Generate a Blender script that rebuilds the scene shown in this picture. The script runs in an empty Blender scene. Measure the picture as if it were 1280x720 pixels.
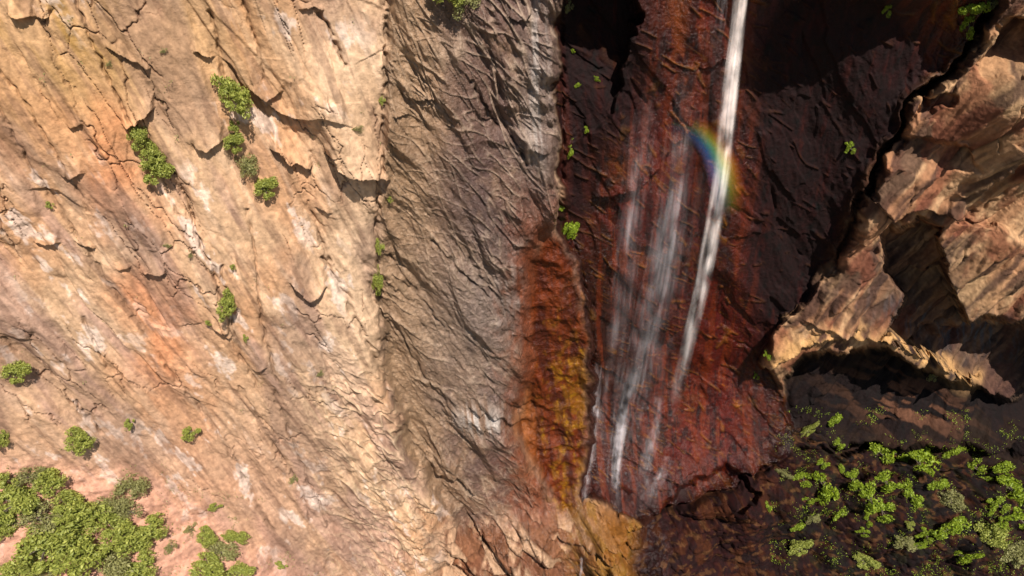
import bpy, math, random
import numpy as np
from mathutils import Matrix, Vector
random.seed(7)
C = bpy.context.scene
COL = C.collection

# ---------------------------------------------------------------- camera, sky, sun
FPX = 853.0                                   # focal length in photograph pixels (1280 wide)
CAMZ = 120.0
Fv = np.array([0.0, 0.7082, -0.7060])
ry = -0.0786 * 0.7060 / 0.7082
Rv = np.array([math.sqrt(1 - ry * ry - 0.0786 ** 2), ry, -0.0786])
Uv = np.cross(-Fv, Rv)
cam_data = bpy.data.cameras.new('camera')
cam = bpy.data.objects.new('camera', cam_data)
COL.objects.link(cam)
M = Matrix.Identity(4)
for i in range(3):
    M[i][0] = Rv[i]; M[i][1] = Uv[i]; M[i][2] = -Fv[i]
M[2][3] = CAMZ
cam.matrix_world = M
cam_data.sensor_width = 36.0
cam_data.lens = 36.0 * FPX / 1280.0
cam_data.clip_start = 0.5
cam_data.clip_end = 6000
C.camera = cam

ANTI = (430, 730)                             # where the shadow of the drone would fall
sd = (ANTI[0] - 640) * Rv - (ANTI[1] - 360) * Uv + FPX * Fv
sd = sd / np.linalg.norm(sd)                  # direction the light travels
sun_el = math.asin(-sd[2]); sun_az = math.atan2(-sd[0], -sd[1])   # azimuth from +Y towards +X
world = bpy.data.worlds.new('World'); C.world = world; world.use_nodes = True
wn = world.node_tree
sky = wn.nodes.new('ShaderNodeTexSky'); sky.sky_type = 'NISHITA'; sky.sun_disc = False
sky.sun_elevation = sun_el; sky.sun_rotation = sun_az
bg = wn.nodes['Background']; bg.inputs['Strength'].default_value = 0.05
wn.links.new(sky.outputs[0], bg.inputs['Color'])
sun_data = bpy.data.lights.new('sun', 'SUN'); sun_data.energy = 4.6; sun_data.angle = math.radians(0.5)
sun_data.color = (1.0, 0.92, 0.82)
sun = bpy.data.objects.new('sun', sun_data); COL.objects.link(sun)
sun.rotation_euler = Vector(sd).to_track_quat('-Z', 'Y').to_euler()
sun.location = (60, -80, 260)
C.view_settings.view_transform = 'Standard'; C.view_settings.look = 'None'
C.view_settings.exposure = 0.70; C.view_settings.gamma = 1.0
C.view_settings.use_curve_mapping = False
C.render.engine = 'CYCLES'
C.cycles.transparent_max_bounces = 48
C.render.resolution_x = 1024; C.render.resolution_y = 576

# ---------------------------------------------------------------- noise
def hash2(ix, iy, seed):
    h = ix * np.uint32(374761393) + iy * np.uint32(668265263) + np.uint32((seed * 2654435769) & 0xFFFFFFFF)
    h = (h ^ (h >> np.uint32(13))) * np.uint32(1274126177)
    h = (h ^ (h >> np.uint32(16))) * np.uint32(2246822519)
    return ((h ^ (h >> np.uint32(15))) & np.uint32(0xFFFFFF)).astype(np.float32) * np.float32(1 / 0xFFFFFF)
_t = np.arange(4096) * 6.2831853 / 4096; GC = np.cos(_t).astype(np.float32); GS = np.sin(_t).astype(np.float32)
def cell(x):
    f = np.floor(x); return f, f.astype(np.int32).view(np.uint32)
U1 = np.uint32(1); U0 = np.uint32(0)
def perlin(x, y, seed=0):
    x = np.asarray(x, np.float32); y = np.asarray(y, np.float32)
    gx, ix = cell(x); gy, iy = cell(y); fx = x - gx; fy = y - gy
    ux = fx * fx * fx * (fx * (fx * 6 - 15) + 10); uy = fy * fy * fy * (fy * (fy * 6 - 15) + 10)
    def g(dx, dy):
        a = (hash2(ix + dx, iy + dy, seed) * np.float32(4095)).astype(np.int32)
        return GC[a] * (fx - np.float32(dx)) + GS[a] * (fy - np.float32(dy))
    a = g(U0, U0); b = g(U1, U0); c = g(U0, U1); d = g(U1, U1)
    a += ux * (b - a); c += ux * (d - c)
    return (a + uy * (c - a)) * np.float32(1.5)
def fbm(x, y, oct=4, seed=0, gain=0.5):
    s = 0; a = 1.0; f = 1.0
    for o in range(oct):
        s = s + a * perlin(x * f + 17.3 * o, y * f - 9.1 * o, seed + o); a *= gain; f *= 2.03
    return s
def ridged(x, y, oct=4, seed=0, gain=0.55):
    s = 0; a = 1.0; f = 1.0; t = 0
    for o in range(oct):
        s = s + a * (1 - 2.2 * np.abs(perlin(x * f + 7.3 * o, y * f + 3.7 * o, seed + o))); t += a; a *= gain; f *= 2.1
    return s / t
def voronoi(x, y, seed=0, jit=0.9):
    x = np.asarray(x, np.float32); y = np.asarray(y, np.float32); gx, ix = cell(x); gy, iy = cell(y)
    f1 = np.full(x.shape, 9.0, np.float32); f2 = f1.copy()
    rx = np.zeros_like(f1); rr = [np.zeros_like(f1) for _ in range(4)]
    ox = np.zeros_like(f1); oy = np.zeros_like(f1)
    for dx in (-1, 0, 1):
        for dy in (-1, 0, 1):
            cx = ix + np.uint32(dx & 0xFFFFFFFF); cy = iy + np.uint32(dy & 0xFFFFFFFF)
            px_ = gx + dx + np.float32(.5) + jit * (hash2(cx, cy, seed) - .5); py_ = gy + dy + np.float32(.5) + jit * (hash2(cx, cy, seed + 11) - .5)
            ddx = x - px_; ddy = y - py_
            d = np.sqrt(ddx * ddx + ddy * ddy)
            closer = d < f1
            f2 = np.where(closer, f1, np.minimum(f2, d)); f1 = np.where(closer, d, f1)
            ox = np.where(closer, ddx, ox); oy = np.where(closer, ddy, oy)
            for k in range(3):
                rr[k] = np.where(closer, hash2(cx, cy, seed + 23 + k * 7), rr[k])
    return f1, f2, rr[0], rr[1], rr[2], ox, oy
def facets(x, y, seed, off=1.0, tilt=1.0):
    f1, f2, a, b, c, ox, oy = voronoi(x, y, seed)
    return off * (a - .5) + tilt * ((b - .5) * ox + (c - .5) * oy), f2 - f1
def chisel(x, y, seed, tilt=1.0, k=.9, off=.5, jit=.95, sign=1):
    """envelope of randomly tilted planes: continuous, with straight creases like split rock"""
    x = np.asarray(x, np.float32); y = np.asarray(y, np.float32); gx, ix = cell(x); gy, iy = cell(y)
    best = np.full(x.shape, -9.0, np.float32); k = k * .68; tilt = tilt * .95
    for dx in (-1, 0, 1):
        for dy in (-1, 0, 1):
            cx = ix + np.uint32(dx & 0xFFFFFFFF); cy = iy + np.uint32(dy & 0xFFFFFFFF)
            a = hash2(cx, cy, seed); b = hash2(cx, cy, seed + 5); c = hash2(cx, cy, seed + 9)
            ddx = x - (gx + dx + np.float32(.5) + jit * (a - .5)); ddy = y - (gy + dy + np.float32(.5) + jit * (b - .5))
            h = off * (c - .5) + tilt * ((np.modf(a * 97)[0] - .5) * ddx + (np.modf(b * 89)[0] - .5) * ddy) - k * (ddx * ddx + ddy * ddy)
            best = np.maximum(best, h)
    return sign * best
def sstep(a, b, x):
    t = np.clip((x - a) / (b - a), 0, 1); return t * t * (3 - 2 * t)
def mix(a, b, t): return a * (1 - t) + b * t

# ---------------------------------------------------------------- the rock surface, laid out as one relief
def axis(lo, hi, a, b, step, grow=1.14):
    mid = list(np.arange(a, b + step * .5, step)); s = step; v = a; left = []
    while v > lo: s = min(s * grow, 16); v -= s; left.append(v)
    s = step; v = mid[-1]; right = []
    while v < hi: s = min(s * grow, 14); v += s; right.append(v)
    return np.array(left[::-1] + mid + right)
STEP = 1.12
ax = axis(-420, 1750, -24, 1304, STEP); ay = axis(-430, 860, -24, 744, STEP)
PX, PY = np.meshgrid(ax, ay)
NX, NY = len(ax), len(ay)
def rays(px, py):
    px = np.asarray(px, float); py = np.asarray(py, float)
    return ((px - 640)[..., None] * Rv - (py - 360)[..., None] * Uv + FPX * Fv) / FPX
RAY = rays(PX, PY)
wx = PX + 9 * fbm(PX / 45, PY / 45, 4, 101); wy = PY + 9 * fbm(PX / 45, PY / 45, 4, 131)    # warped coordinates: uneven region edges

def seg_d(px, py, poly, closed=False):
    px = px.astype(np.float32); py = py.astype(np.float32); d = np.full(px.shape, 1e9, np.float32); n = len(poly)
    for i in range(n if closed else n - 1):
        x0, y0 = poly[i]; x1, y1 = poly[(i + 1) % n]
        ex, ey = x1 - x0, y1 - y0; L = ex * ex + ey * ey + 1e-9
        t = np.clip(((px - x0) * ex + (py - y0) * ey) / L, 0, 1)
        d = np.minimum(d, (px - x0 - t * ex) ** 2 + (py - y0 - t * ey) ** 2)
    return np.sqrt(d)
def sdf(px, py, poly):                      # positive inside
    ins = np.zeros(px.shape, bool); n = len(poly)
    for i in range(n):
        x0, y0 = poly[i]; x1, y1 = poly[(i + 1) % n]
        if y0 == y1: continue
        c = ((y0 > py) != (y1 > py)) & (px < (x1 - x0) * (py - y0) / (y1 - y0) + x0)
        ins ^= c
    d = seg_d(px, py, poly, True)
    return np.where(ins, d, -d)
def area(poly, w=12, warp=True):
    return sstep(-w, w, sdf(wx if warp else PX, wy if warp else PY, poly))

P_center = [(484,-500),(698,-500),(700,90),(697,200),(701,280),(668,312),(664,400),(668,470),(640,530),(690,650),(700,760),(620,900),(540,900),(600,700),(560,640),(505,540),(478,450),(468,370),(480,220)]
P_ochre = [(690,288),(712,292),(728,340),(738,400),(744,480),(738,560),(728,640),(735,720),(735,900),(640,900),(700,740),(690,650),(640,530),(655,470),(650,400),(652,320)]
P_alcove = [(699,-500),(1300,-500),(1238,0),(1185,90),(1130,125),(1100,190),(1058,270),(1040,335),(965,415),(952,455),(975,500),(1000,540),(960,580),(890,610),(825,645),(775,640),(745,622),(728,628),(738,560),(744,480),(738,400),(728,340),(712,292),(698,200)]
P_cave = [(975,470),(1000,446),(1045,432),(1100,438),(1150,455),(1206,480),(1260,500),(1330,470),(2200,440),(2200,625),(1300,605),(1180,585),(1080,570),(1000,550),(975,510)]
P_right = [(1300,-500),(2200,-500),(2200,610),(1300,590),(1180,570),(1040,560),(990,530),(975,500),(952,455),(965,415),(1040,335),(1058,270),(1100,190),(1130,125),(1185,90),(1238,0)]
P_talus = [(990,520),(1080,555),(1180,570),(1300,590),(2200,610),(2200,1100),(820,1100),(790,720),(800,660),(830,640),(890,605),(950,580)]
P_block = [(728,622),(760,630),(800,640),(830,655),(850,1100),(480,1100),(560,655),(700,640)]
P_foot = [(-600,560),(0,575),(130,590),(240,640),(330,700),(420,760),(520,1100),(-600,1100)]
mC = area(P_center, 5); mO = area(P_ochre, 17); mA = area(P_alcove, 2.2); mR = np.where(PY < 330, area(P_right, 14), area(P_right, 4))
mT = area(P_talus, 9); mB = area(P_block, 8); mF = area(P_foot, 22)

def plane_t(nx, ny, nz, c):                  # nx*x + ny*y + nz*z = c
    return c / np.maximum(RAY[..., 0] * nx + RAY[..., 1] * ny + RAY[..., 2] * nz, 1e-3)
tL = plane_t(-.30, 1, -.20, 63.9)
tCn = plane_t(-.02, 1, -.12, 58.5)
tAl = plane_t(-.03, 1, -.05, 61.5)
tRt = plane_t(.01, 1, -.055, 61.0)
tTa = plane_t(0, .95, -1, 89 + .95 * 55)
tBl = plane_t(0, 1.5, -1, 92.7 + 1.5 * 46)
tFo = plane_t(0, .6, -1, 68 + .6 * 36.3)
tAl = mix(tAl, np.minimum(tAl, np.minimum(tTa, tBl) * 1.035), sstep(300, 640, PY))
tFo = tL * (1 - .13 * sstep(540, 860, PY))
T = tL
T = mix(T, tFo, area(P_foot, 70, False))
T = mix(T, tCn, area(P_center, 14))
T = mix(T, tBl, area(P_block, 30))
T = mix(T, (tCn + tAl) * .5, area(P_ochre, 20) * (1 - .8 * area(P_block, 20)))
T = mix(T, tAl, mA)
T = mix(T, np.minimum(tTa, tAl * 1.02), area(P_talus, 18))
mV = area(P_cave, 3.0) 
T = mix(T, tRt, mix(area(P_right, 22), area(P_right, 6), sstep(280, 400, PY)))
T = mix(T, tAl * 1.05, mV)

# --- hollows, added brows and ledges that cast the large shadows
def hollow(poly, depth, top=4, bottom=60, warp=True):
    """sharp upper lip, floor coming gently back out towards the lower end"""
    X = wx if warp else PX; Y = wy if warp else PY
    s = sdf(X, Y, poly)
    ys = [p[1] for p in poly]; y0, y1 = min(ys), max(ys)
    fall = 1 - sstep(y0 + (y1 - y0) * .35, y1 + 4, PY)
    return depth * sstep(-top * .5, top, s) * (.15 + .85 * fall) * np.where(s > -top, 1, 0)
def bump(cx, cy, rx, ry, amt, ang=0, p=2):
    c, s_ = math.cos(ang), math.sin(ang)
    u = ((PX - cx) * c + (PY - cy) * s_) / rx; v = (-(PX - cx) * s_ + (PY - cy) * c) / ry
    return amt * np.exp(-(u * u + v * v) ** (p / 2))
D = np.zeros_like(T)                          # metres away from the camera, along the sight line
D += hollow([(1092,300),(1120,292),(1150,265),(1180,285),(1172,320),(1190,350),(1210,392),(1262,400),(1290,390),(1320,560),(1200,560),(1205,470),(1150,430),(1095,412),(1118,395),(1128,370),(1110,340)], 11, 5)
D += hollow([(1190,280),(1240,215),(1300,190),(1420,150),(1420,330),(1290,330),(1280,300),(1250,285)], 5, 5)
D += hollow([(1100,425),(1150,405),(1215,400),(1290,395),(1420,380),(1420,560),(1290,560),(1240,500),(1200,462),(1150,435)], 5, 8)
D += hollow([(1235,70),(1262,18),(1285,20),(1300,80),(1270,95),(1230,95)], 4, 4)
D += hollow([(1128,155),(1150,122),(1200,122),(1200,135),(1160,140)], 1.6, 3)
D += hollow([(1120,170),(1160,168),(1210,185),(1230,205),(1180,215),(1110,205)], 2.0, 4)
D += hollow([(700,-60),(760,-60),(800,-30),(790,60),(760,150),(710,180),(700,100)], 4, 5)
D += hollow([(815,645),(865,597),(905,588),(955,608),(925,636),(870,652)], 3.2, 5)
D += hollow([(985,560),(1060,552),(1180,560),(1300,560),(1300,640),(1180,600),(1060,590)], 5, 9)
# unseen brows added above the frame to shade the fall's recess
D -= bump(980, -120, 330, 75, 4, 0, 4)
D -= bump(1130, -60, 120, 60, 6, .3, 3)
D -= bump(1330, 150, 120, 90, 7, -.5, 3)      # outcrop at the right edge
D -= bump(590, 300, 60, 330, 2.0, -.05, 2)    # the wrinkled wall bulges
D -= bump(690, 90, 22, 160, 1.2, 0, 2)
D += bump(640, 480, 30, 110, 1.4, .15, 2)
D -= bump(440, 150, 60, 120, 1.8, .1, 3)
D -= bump(300, 330, 60, 150, 1.4, -.35, 3)
D -= bump(770, 690, 60, 40, 3.5, .4, 3)
D -= bump(930, 640, 80, 30, 3, .1, 3)
P0 = RAY * (T + D / np.linalg.norm(RAY, axis=-1))[..., None]
del D
X = P0[..., 0].astype(np.float32); Z = P0[..., 2].astype(np.float32); Y = P0[..., 1].astype(np.float32)
S = Z + .5 * (Y - 50)                         # distance measured down the face

def rot(u, v, deg):
    a = math.radians(deg); return u * math.cos(a) + v * math.sin(a), -u * math.sin(a) + v * math.cos(a)

H = np.zeros_like(T)                          # relief towards the outside, metres
crackm = np.zeros_like(T)
inL = np.clip(1 - np.maximum.reduce([mC, mO, mA, mR, mT, mB]), 0, 1)
# left wall: long slabs parted by joints that run down the face
w1 = fbm(X * .12, S * .05, 3, 5); w2 = fbm(X * .1, S * .08, 3, 9)
xs = X + .16 * S                               # joints lean a little
def terrace(h, sharp=.16):
    k = np.floor(h); r = h - k
    return k + sstep(1 - sharp, 1, r) + .25 * r * (1 - sstep(1 - sharp, 1, r))
mask0 = sstep(-.05, .25, fbm(X * .12, S * .07, 2, 66))
lw = 1.0 - .5 * sstep(380, 640, PY) * (1 - sstep(380, 480, PX))     # the foot of the wall is smoother
sel = sstep(-.15, .25, fbm(X * .16, S * .07, 3, 61)); sel2 = sstep(-.05, .3, fbm(X * .2, S * .12, 3, 63))
ja = (xs + 1.4 * w1) ; jb = S + 3 * w2 + .5 * X
c1 = chisel(ja / 5.5, jb / 17, 21, 2.2, 1.2, 1.0); c2 = chisel(ja / 2.3, jb / 7, 33, 1.8, 1.0, .8); c3 = chisel(ja / .9, (jb + .8 * X) / 2.4, 35, 1.6, 1.0, .7)
c4 = chisel(ja / 3.4, (S - .35 * X + 2 * w1) / 4.2, 39, 1.8, .9, .8, sign=-1)
t1 = terrace(2.2 * c1 + 1.1 * fbm(xs * .09, S * .03, 2, 23), .14)
t2 = terrace(2.6 * c2 + 1.2 * c4, .15)
left = lw * (.26 * t1 + .62 * c1 + .15 * t2 * (.35 + .65 * sel) + .36 * c2 + .20 * c4 + .13 * c3 * (.25 + .75 * sel2))
hj = []
for (aa, bb, sd_, wd) in ((4.2, 16, 91, .020), (1.9, 6.5, 93, .028)):
    v_ = voronoi(ja / aa + .10 * fbm(X * .9, S * .5, 3, sd_), jb / bb + .06 * fbm(X * .9, S * .5, 3, sd_ + 1), sd_); hj.append(1 - sstep(0, wd, v_[1] - v_[0]))
joint = np.maximum(hj[0] * mask0, hj[1] * sel * mask0)
left -= .30 * joint
left += .30 * fbm(xs * .4, S * .05, 3, 41) + .045 * fbm(xs * 1.8, S * .9, 4, 43)
stre = ridged(xs * 1.1, S * .07, 3, 51)
left += .13 * stre * sstep(-.1, .4, fbm(X * .1, S * .1, 2, 71) + (PY - 250) / 900) + .2 * chisel(xs / .8, S / 9, 53, 1.2, .9, .7) * sstep(-.2, .3, w1)
# crumpled centre wall
def crumple(deg, sc, seed, aniso=3.0, warp=.8):
    a = X + warp * fbm(X * .12, S * .08, 2, seed); b = S * .62 + warp * fbm(X * .12, S * .09, 2, seed + 3)
    u, v = rot(a, b, deg)                      # v runs across the folds
    p_ = chisel(u * sc / aniso, v * sc, seed + 5, 1.5, 1.1, .7, sign=-1)
    q = chisel(u * sc * 1.7 / aniso + .3, v * sc * 1.7, seed + 8, 1.5, 1.1, .8)
    return p_, q
def mask(seed, a=.13, b=.08, lo=-.15, hi=.2): return sstep(lo, hi, fbm(X * a, S * b, 2, seed))
r1, q1 = crumple(-62, .28, 201, 4.0); r2, q2 = crumple(-56, .62, 221, 4.5); r3, q3 = crumple(-38, 1.1, 241, 3.5); r4, q4 = crumple(-82, .6, 261, 5.0); r5, q5 = crumple(-20, .55, 281, 3)
fan = sstep(500, 640, PX + .15 * PY); s1 = mask(271)
cen = 1.15 * r1 + .7 * q1 + s1 * (1.0 * r2 + .45 * q2) + (1 - s1) * (.9 * r4 + .45 * q4) + (.25 + .75 * mask(273)) * (.42 * r3 + .28 * q3) + fan * mask(277) * (.9 * r5 + .4 * q5) + .035 * fbm(X * 2.2, S * 1.6, 3, 77)
f1_, f2_ = crumple(-50, 1.9, 285, 3.5), crumple(-72, 1.5, 287, 5)
finew = fbm(X * .45, S * .3, 2, 289)
def filament(deg, across, along, seed, sharp=13, wa=.16):
    """thin raised creases like those of crumpled foil, broken along their length"""
    u, v = rot(X, S * .7, deg)
    q = perlin(u * along + wa * w1, v * across + wa * 1.6 * w2, seed)
    return np.maximum(0, 1 - sharp * np.abs(q)) * sstep(-.15, .2, perlin(u * along * 1.7 + 9, v * across * .6 + 4, seed + 1))
foil = np.zeros_like(T)
for deg, ac, al_, sd_, am in ((-48, .55, .10, 901, 1), (-62, .8, .12, 903, .9), (-34, .75, .14, 905, .8), (-74, .6, .07, 907, .9), (-52, 1.5, .25, 909, .6), (-20, .9, .2, 911, .6), (-66, 1.9, .22, 913, .5)):
    foil = np.maximum(foil, am * filament(deg, ac, al_, sd_))
cen = .8 * cen + .26 * foil + .16 * f1_[0] * 1.6 + .20 * f2_[1] * mask(293)
cen += .16 * terrace(2.4 * q1 + 2.5 * r4, .06)
cen *= .7 + .5 * mask(78, .1, .06, -.3, .4)
# wall behind the fall: smooth rock with thin oblique ledges
ra, qa = crumple(-48, .17, 301, 3.5); rb, qb = crumple(-40, .62, 321, 6.0); rc_, qc = crumple(-78, .5, 341, 3.0); rd, qd = crumple(-30, 1.2, 361, 5)
fine = mask(331, .15, .1)
alc = 1.1 * ra + .6 * qa + (.28 * rb + .16 * qb) * fine + (.30 * rc_ + .14 * qc) * (1 - fine) + (.10 * rd + .07 * qd) * mask(333) + .03 * fbm(X * 3, S * 2, 3, 79)
ta_, tb_ = rot(X, S * .7, -38); tc_, td_ = rot(X, S * .7, -24)
thin = np.maximum(0, 1 - 15 * np.abs(perlin(ta_ * .035 + .1 * w1, tb_ * .34 + .25 * w2, 347))) * mask(349, .35, .3, .12, .3)
thin = np.maximum(thin, np.maximum(0, 1 - 15 * np.abs(perlin(tc_ * .055 + .1 * w2, td_ * .6 + .25 * w1, 348))) * mask(351, .4, .35, .15, .35))
foil2 = np.maximum(filament(-40, 1.0, .06, 921, 18), filament(-30, 1.5, .09, 923, 16)) * mask(353, .3, .25, -.05, .3)
alc += .22 * thin + .06 * foil2 + .20 * f1_[0] * mask(353) + .10 * f2_[1]
alc += .30 * terrace(2.0 * qa + 1.0 * rb, .05)
# right buttress: upright flutes crossed by strata
rr_, qr = crumple(70, .22, 401, 3.5); rs_, qs = crumple(56, .6, 441, 3.5); rt_, qt = crumple(20, .7, 451, 2.0)
edge_ = sstep(.5, 1, area([(a_ + 0, b_) for a_, b_ in P_right], 22))
ru, rv = rot(X, S, 60); ru = ru + .8 * w1; rv = rv + .6 * w2       # ru runs up to the right
k1 = chisel(ru / 8.5, rv / 2.6, 441, 2.0, .9, 1.2); k2 = chisel(ru / 5.0, rv / .9, 443, 1.6, .9, 1.0); k3 = chisel(ru / 2.6, rv / 1.5, 445, 1.4, .9, .9, sign=-1)
k4 = chisel(ru / 1.6, rv / .45, 447, 1.5, 1.0, 1.0); k5 = chisel(X / 3.0 + .3 * w1, S / 1.3 + .3 * w2, 459, 1.6, .9, 1.2)
rg = (.5 * rr_ + .9 * k1 + .45 * terrace(2.0 * k1 + 1.2 * qr, .05)) * (.35 + .65 * edge_) + .34 * k2 + .16 * k3 * mask(453) + .16 * terrace(2.0 * k2, .06) + .10 * k4 * mask(457)
rg += .34 * k5 * mask(461) + .05 * fbm(X * 2.2, S * 2.0, 3, 463)
# broken blocks at the foot
bk, eb = facets((X - .5 * S + w1) / 1.6, (S + .7 * X + w2) / 4.2, 501, 1.7, 1.5)
bk2, eb2 = facets(X / .7 + w2, (S + .7 * X) / 1.5 + w1, 511, .5, .8)
cb = chisel((X + .55 * S + w1) / 3.0, (S - .4 * X) / 11, 517, 2.6, 1.2, 1.4)
cb2 = chisel((X + .55 * S) / 1.3, (S - .4 * X) / 5.5, 519, 2.2, 1.1, 1.3)
blk = .8 * cb2 + .3 * terrace(2.0 * cb2, .06) + .15 * bk + .12 * bk2 + 1.6 * cb + .6 * terrace(3 * cb, .06) - .3 * (1 - sstep(0, .1, eb))
vb = voronoi((X + .55 * S) / 1.7 + .3 * w1, (S - .4 * X) / 4.5 + .3 * w2, 553); gapb = 1 - sstep(0, .10, vb[1] - vb[0])
blk += (1.3 * (vb[2] - .5) + .8 * ((vb[3] - .5) * vb[5] + (vb[4] - .5) * vb[6]) - .6 * gapb)
tk, _ = facets(X / 2.2 + w1, S / 1.8 + w2, 521, 1.2, 1.6); tk2, _ = facets(X / .8, S / .7, 531, .5, .9)
ct = chisel((X + .4 * S) / 5, (S - .3 * X) / 4, 543, 2.4, 1.3, 1.2)
ct2 = chisel((X + .5 * S) / 2.2, (S - .5 * X) / .9, 545, 1.8, 1.0, 1.2)
tb_ch = chisel((X + .3 * S) / 1.5, (S - .3 * X) / 2.4, 547, 2.2, 1.0, 1.6); vt = voronoi((X + .3 * S) / 1.2 + .2 * w1, (S - .3 * X) / 1.7 + .2 * w2, 549); gap = 1 - sstep(0, .12, vt[1] - vt[0])
tal = (.9 * tb_ch + .5 * (vt[2] - .5) - .45 * gap) * (.4 + .6 * mask(551)) + .2 * tk + .16 * tk2 + 1.5 * ct + .4 * terrace(2.5 * ct, .05) + .35 * ct2 + 1.6 * fbm(X * .12, S * .12, 3, 541)
foot = 1.0 * fbm(X * .25, S * .25, 5, 551) + .12 * facets(X / 1.1, S / 1.1, 553, .5, .8)[0]
H = left * (1 - mF) + foot * mF
zz = np.clip(np.exp(-((PX - 470 - .18 * (PY - 560)) / 75) ** 2) * sstep(400, 500, PY), 0, 1)
H += zz * (.22 * f1_[0] + .3 * f2_[1] + .38 * foil + .35 * chisel((X + .3 * S) / 1.6, S / 1.1, 465, 1.5, 1, 1))
for m, h in ((mC, cen), (area(P_block, 12), blk), (mO, cen * .4 + .5 * crumple(-12, .9, 461, 3)[0] + .28 * crumple(10, 1.7, 463, 3)[0]), (mA, alc), (mT, tal), (mR, rg)):
    H = mix(H, h, m)
del cen, alc, rg, blk, tal, foot

def win(poly, pad):
    xs_ = [p[0] for p in poly]; ys_ = [p[1] for p in poly]
    i0, i1 = np.searchsorted(ax, (min(xs_) - pad, max(xs_) + pad)); j0, j1 = np.searchsorted(ay, (min(ys_) - pad, max(ys_) + pad))
    return slice(j0, j1), slice(i0, i1)
nwx = 3.2 * fbm(PX / 16, PY / 16, 2, 611); nwy = 3.2 * fbm(PX / 16, PY / 16, 2, 621)
def groove(poly, w=2.0, d=.6):
    s = win(poly, w * 4 + 4)
    q = seg_d(PX[s] + nwx[s], PY[s] + nwy[s], poly)
    k = np.exp(-(q / w) ** 2) * (.6 + .5 * fbm(PX[s] / 14, PY[s] / 14, 2, 631)); H[s] -= d * k
    crackm[s] = np.maximum(crackm[s], np.clip(k, 0, 1) * .8)
def ledge(poly, d=1.2, ext=26):
    """rock above the line stands proud and ends in a sharp lip"""
    s = win(poly, ext * 2.2)
    x = PX[s] + nwx[s]; y = PY[s] + nwy[s]
    p = sorted(poly); lx = [a for a, b in p]; ly = [b for a, b in p]
    yl = np.interp(x, lx, ly); up = yl - y
    xf = sstep(lx[0] - 6, lx[0] + 2, x) * (1 - sstep(lx[-1] - 2, lx[-1] + 6, x))
    H[s] += xf * (d * np.exp(-np.abs(up) / ext) * (up > 0) - d * .45 * np.exp(-np.abs(up) / (ext * .35)) * (up <= 0))
LEDGES = [([(412,196),(425,214),(450,222),(482,222)],2.3,30),([(343,186),(362,203),(388,213)],1.5,22),([(158,156),(172,152),(188,134)],1.4,16),
 ([(365,352),(385,371),(405,360)],1.3,24),([(183,339),(206,333)],.8,14),([(243,178),(258,188),(276,176)],1.0,22),([(316,116),(331,127),(350,116)],.9,20),
 ([(16,16),(30,20),(40,17)],1.0,14),([(48,18),(60,22),(63,10)],.9,12),([(82,214),(92,217),(104,212)],.7,12),([(44,301),(60,304),(72,303)],.7,14),
 ([(264,402),(282,409)],.8,12),([(276,412),(286,416)],.7,10),([(245,66),(262,72)],.8,14),([(136,60),(160,72),(186,84)],.7,12),([(375,10),(400,12)],.6,14),
 ([(97,300),(116,308)],.6,12),([(400,262),(412,268)],.5,12),([(505,121),(525,126),(552,127)],.6,14),([(494,146),(508,144)],.5,8),([(637,17),(648,22),(660,21)],.9,10),
 ([(668,185),(682,192)],.7,10),([(605,150),(618,154)],.6,8),([(90,156),(104,152)],.5,9),([(150,334),(160,331)],.5,9),([(318,459),(330,452)],.5,9),
 ([(880,88),(905,76),(930,84)],.8,18),([(960,452),(1000,425),(1045,411),(1100,418),(1150,436),(1208,472)],2.6,22),([(1075,236),(1110,262),(1150,256),(1195,266)],1.6,18),
 ([(745,246),(790,228),(822,208)],1.2,14),([(812,212),(860,165),(900,190)],.9,22),([(775,565),(815,585),(858,606)],1.0,10),([(790,300),(830,312),(862,318)],.7,10),
 ([(770,470),(800,486)],.6,10),([(825,610),(870,588)],1.2,12),([(815,470),(850,492)],.6,9),([(545,590),(572,592),(590,612)],1.2,16),([(590,508),(640,526)],.9,14),
 ([(700,668),(760,682),(800,655)],1.6,18),([(1170,330),(1200,396),(1240,400)],1.4,18),([(1005,400),(1050,410),(1070,402)],1.0,12)]
for p, d, ext in LEDGES: ledge(p, d * .62, ext)
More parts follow.
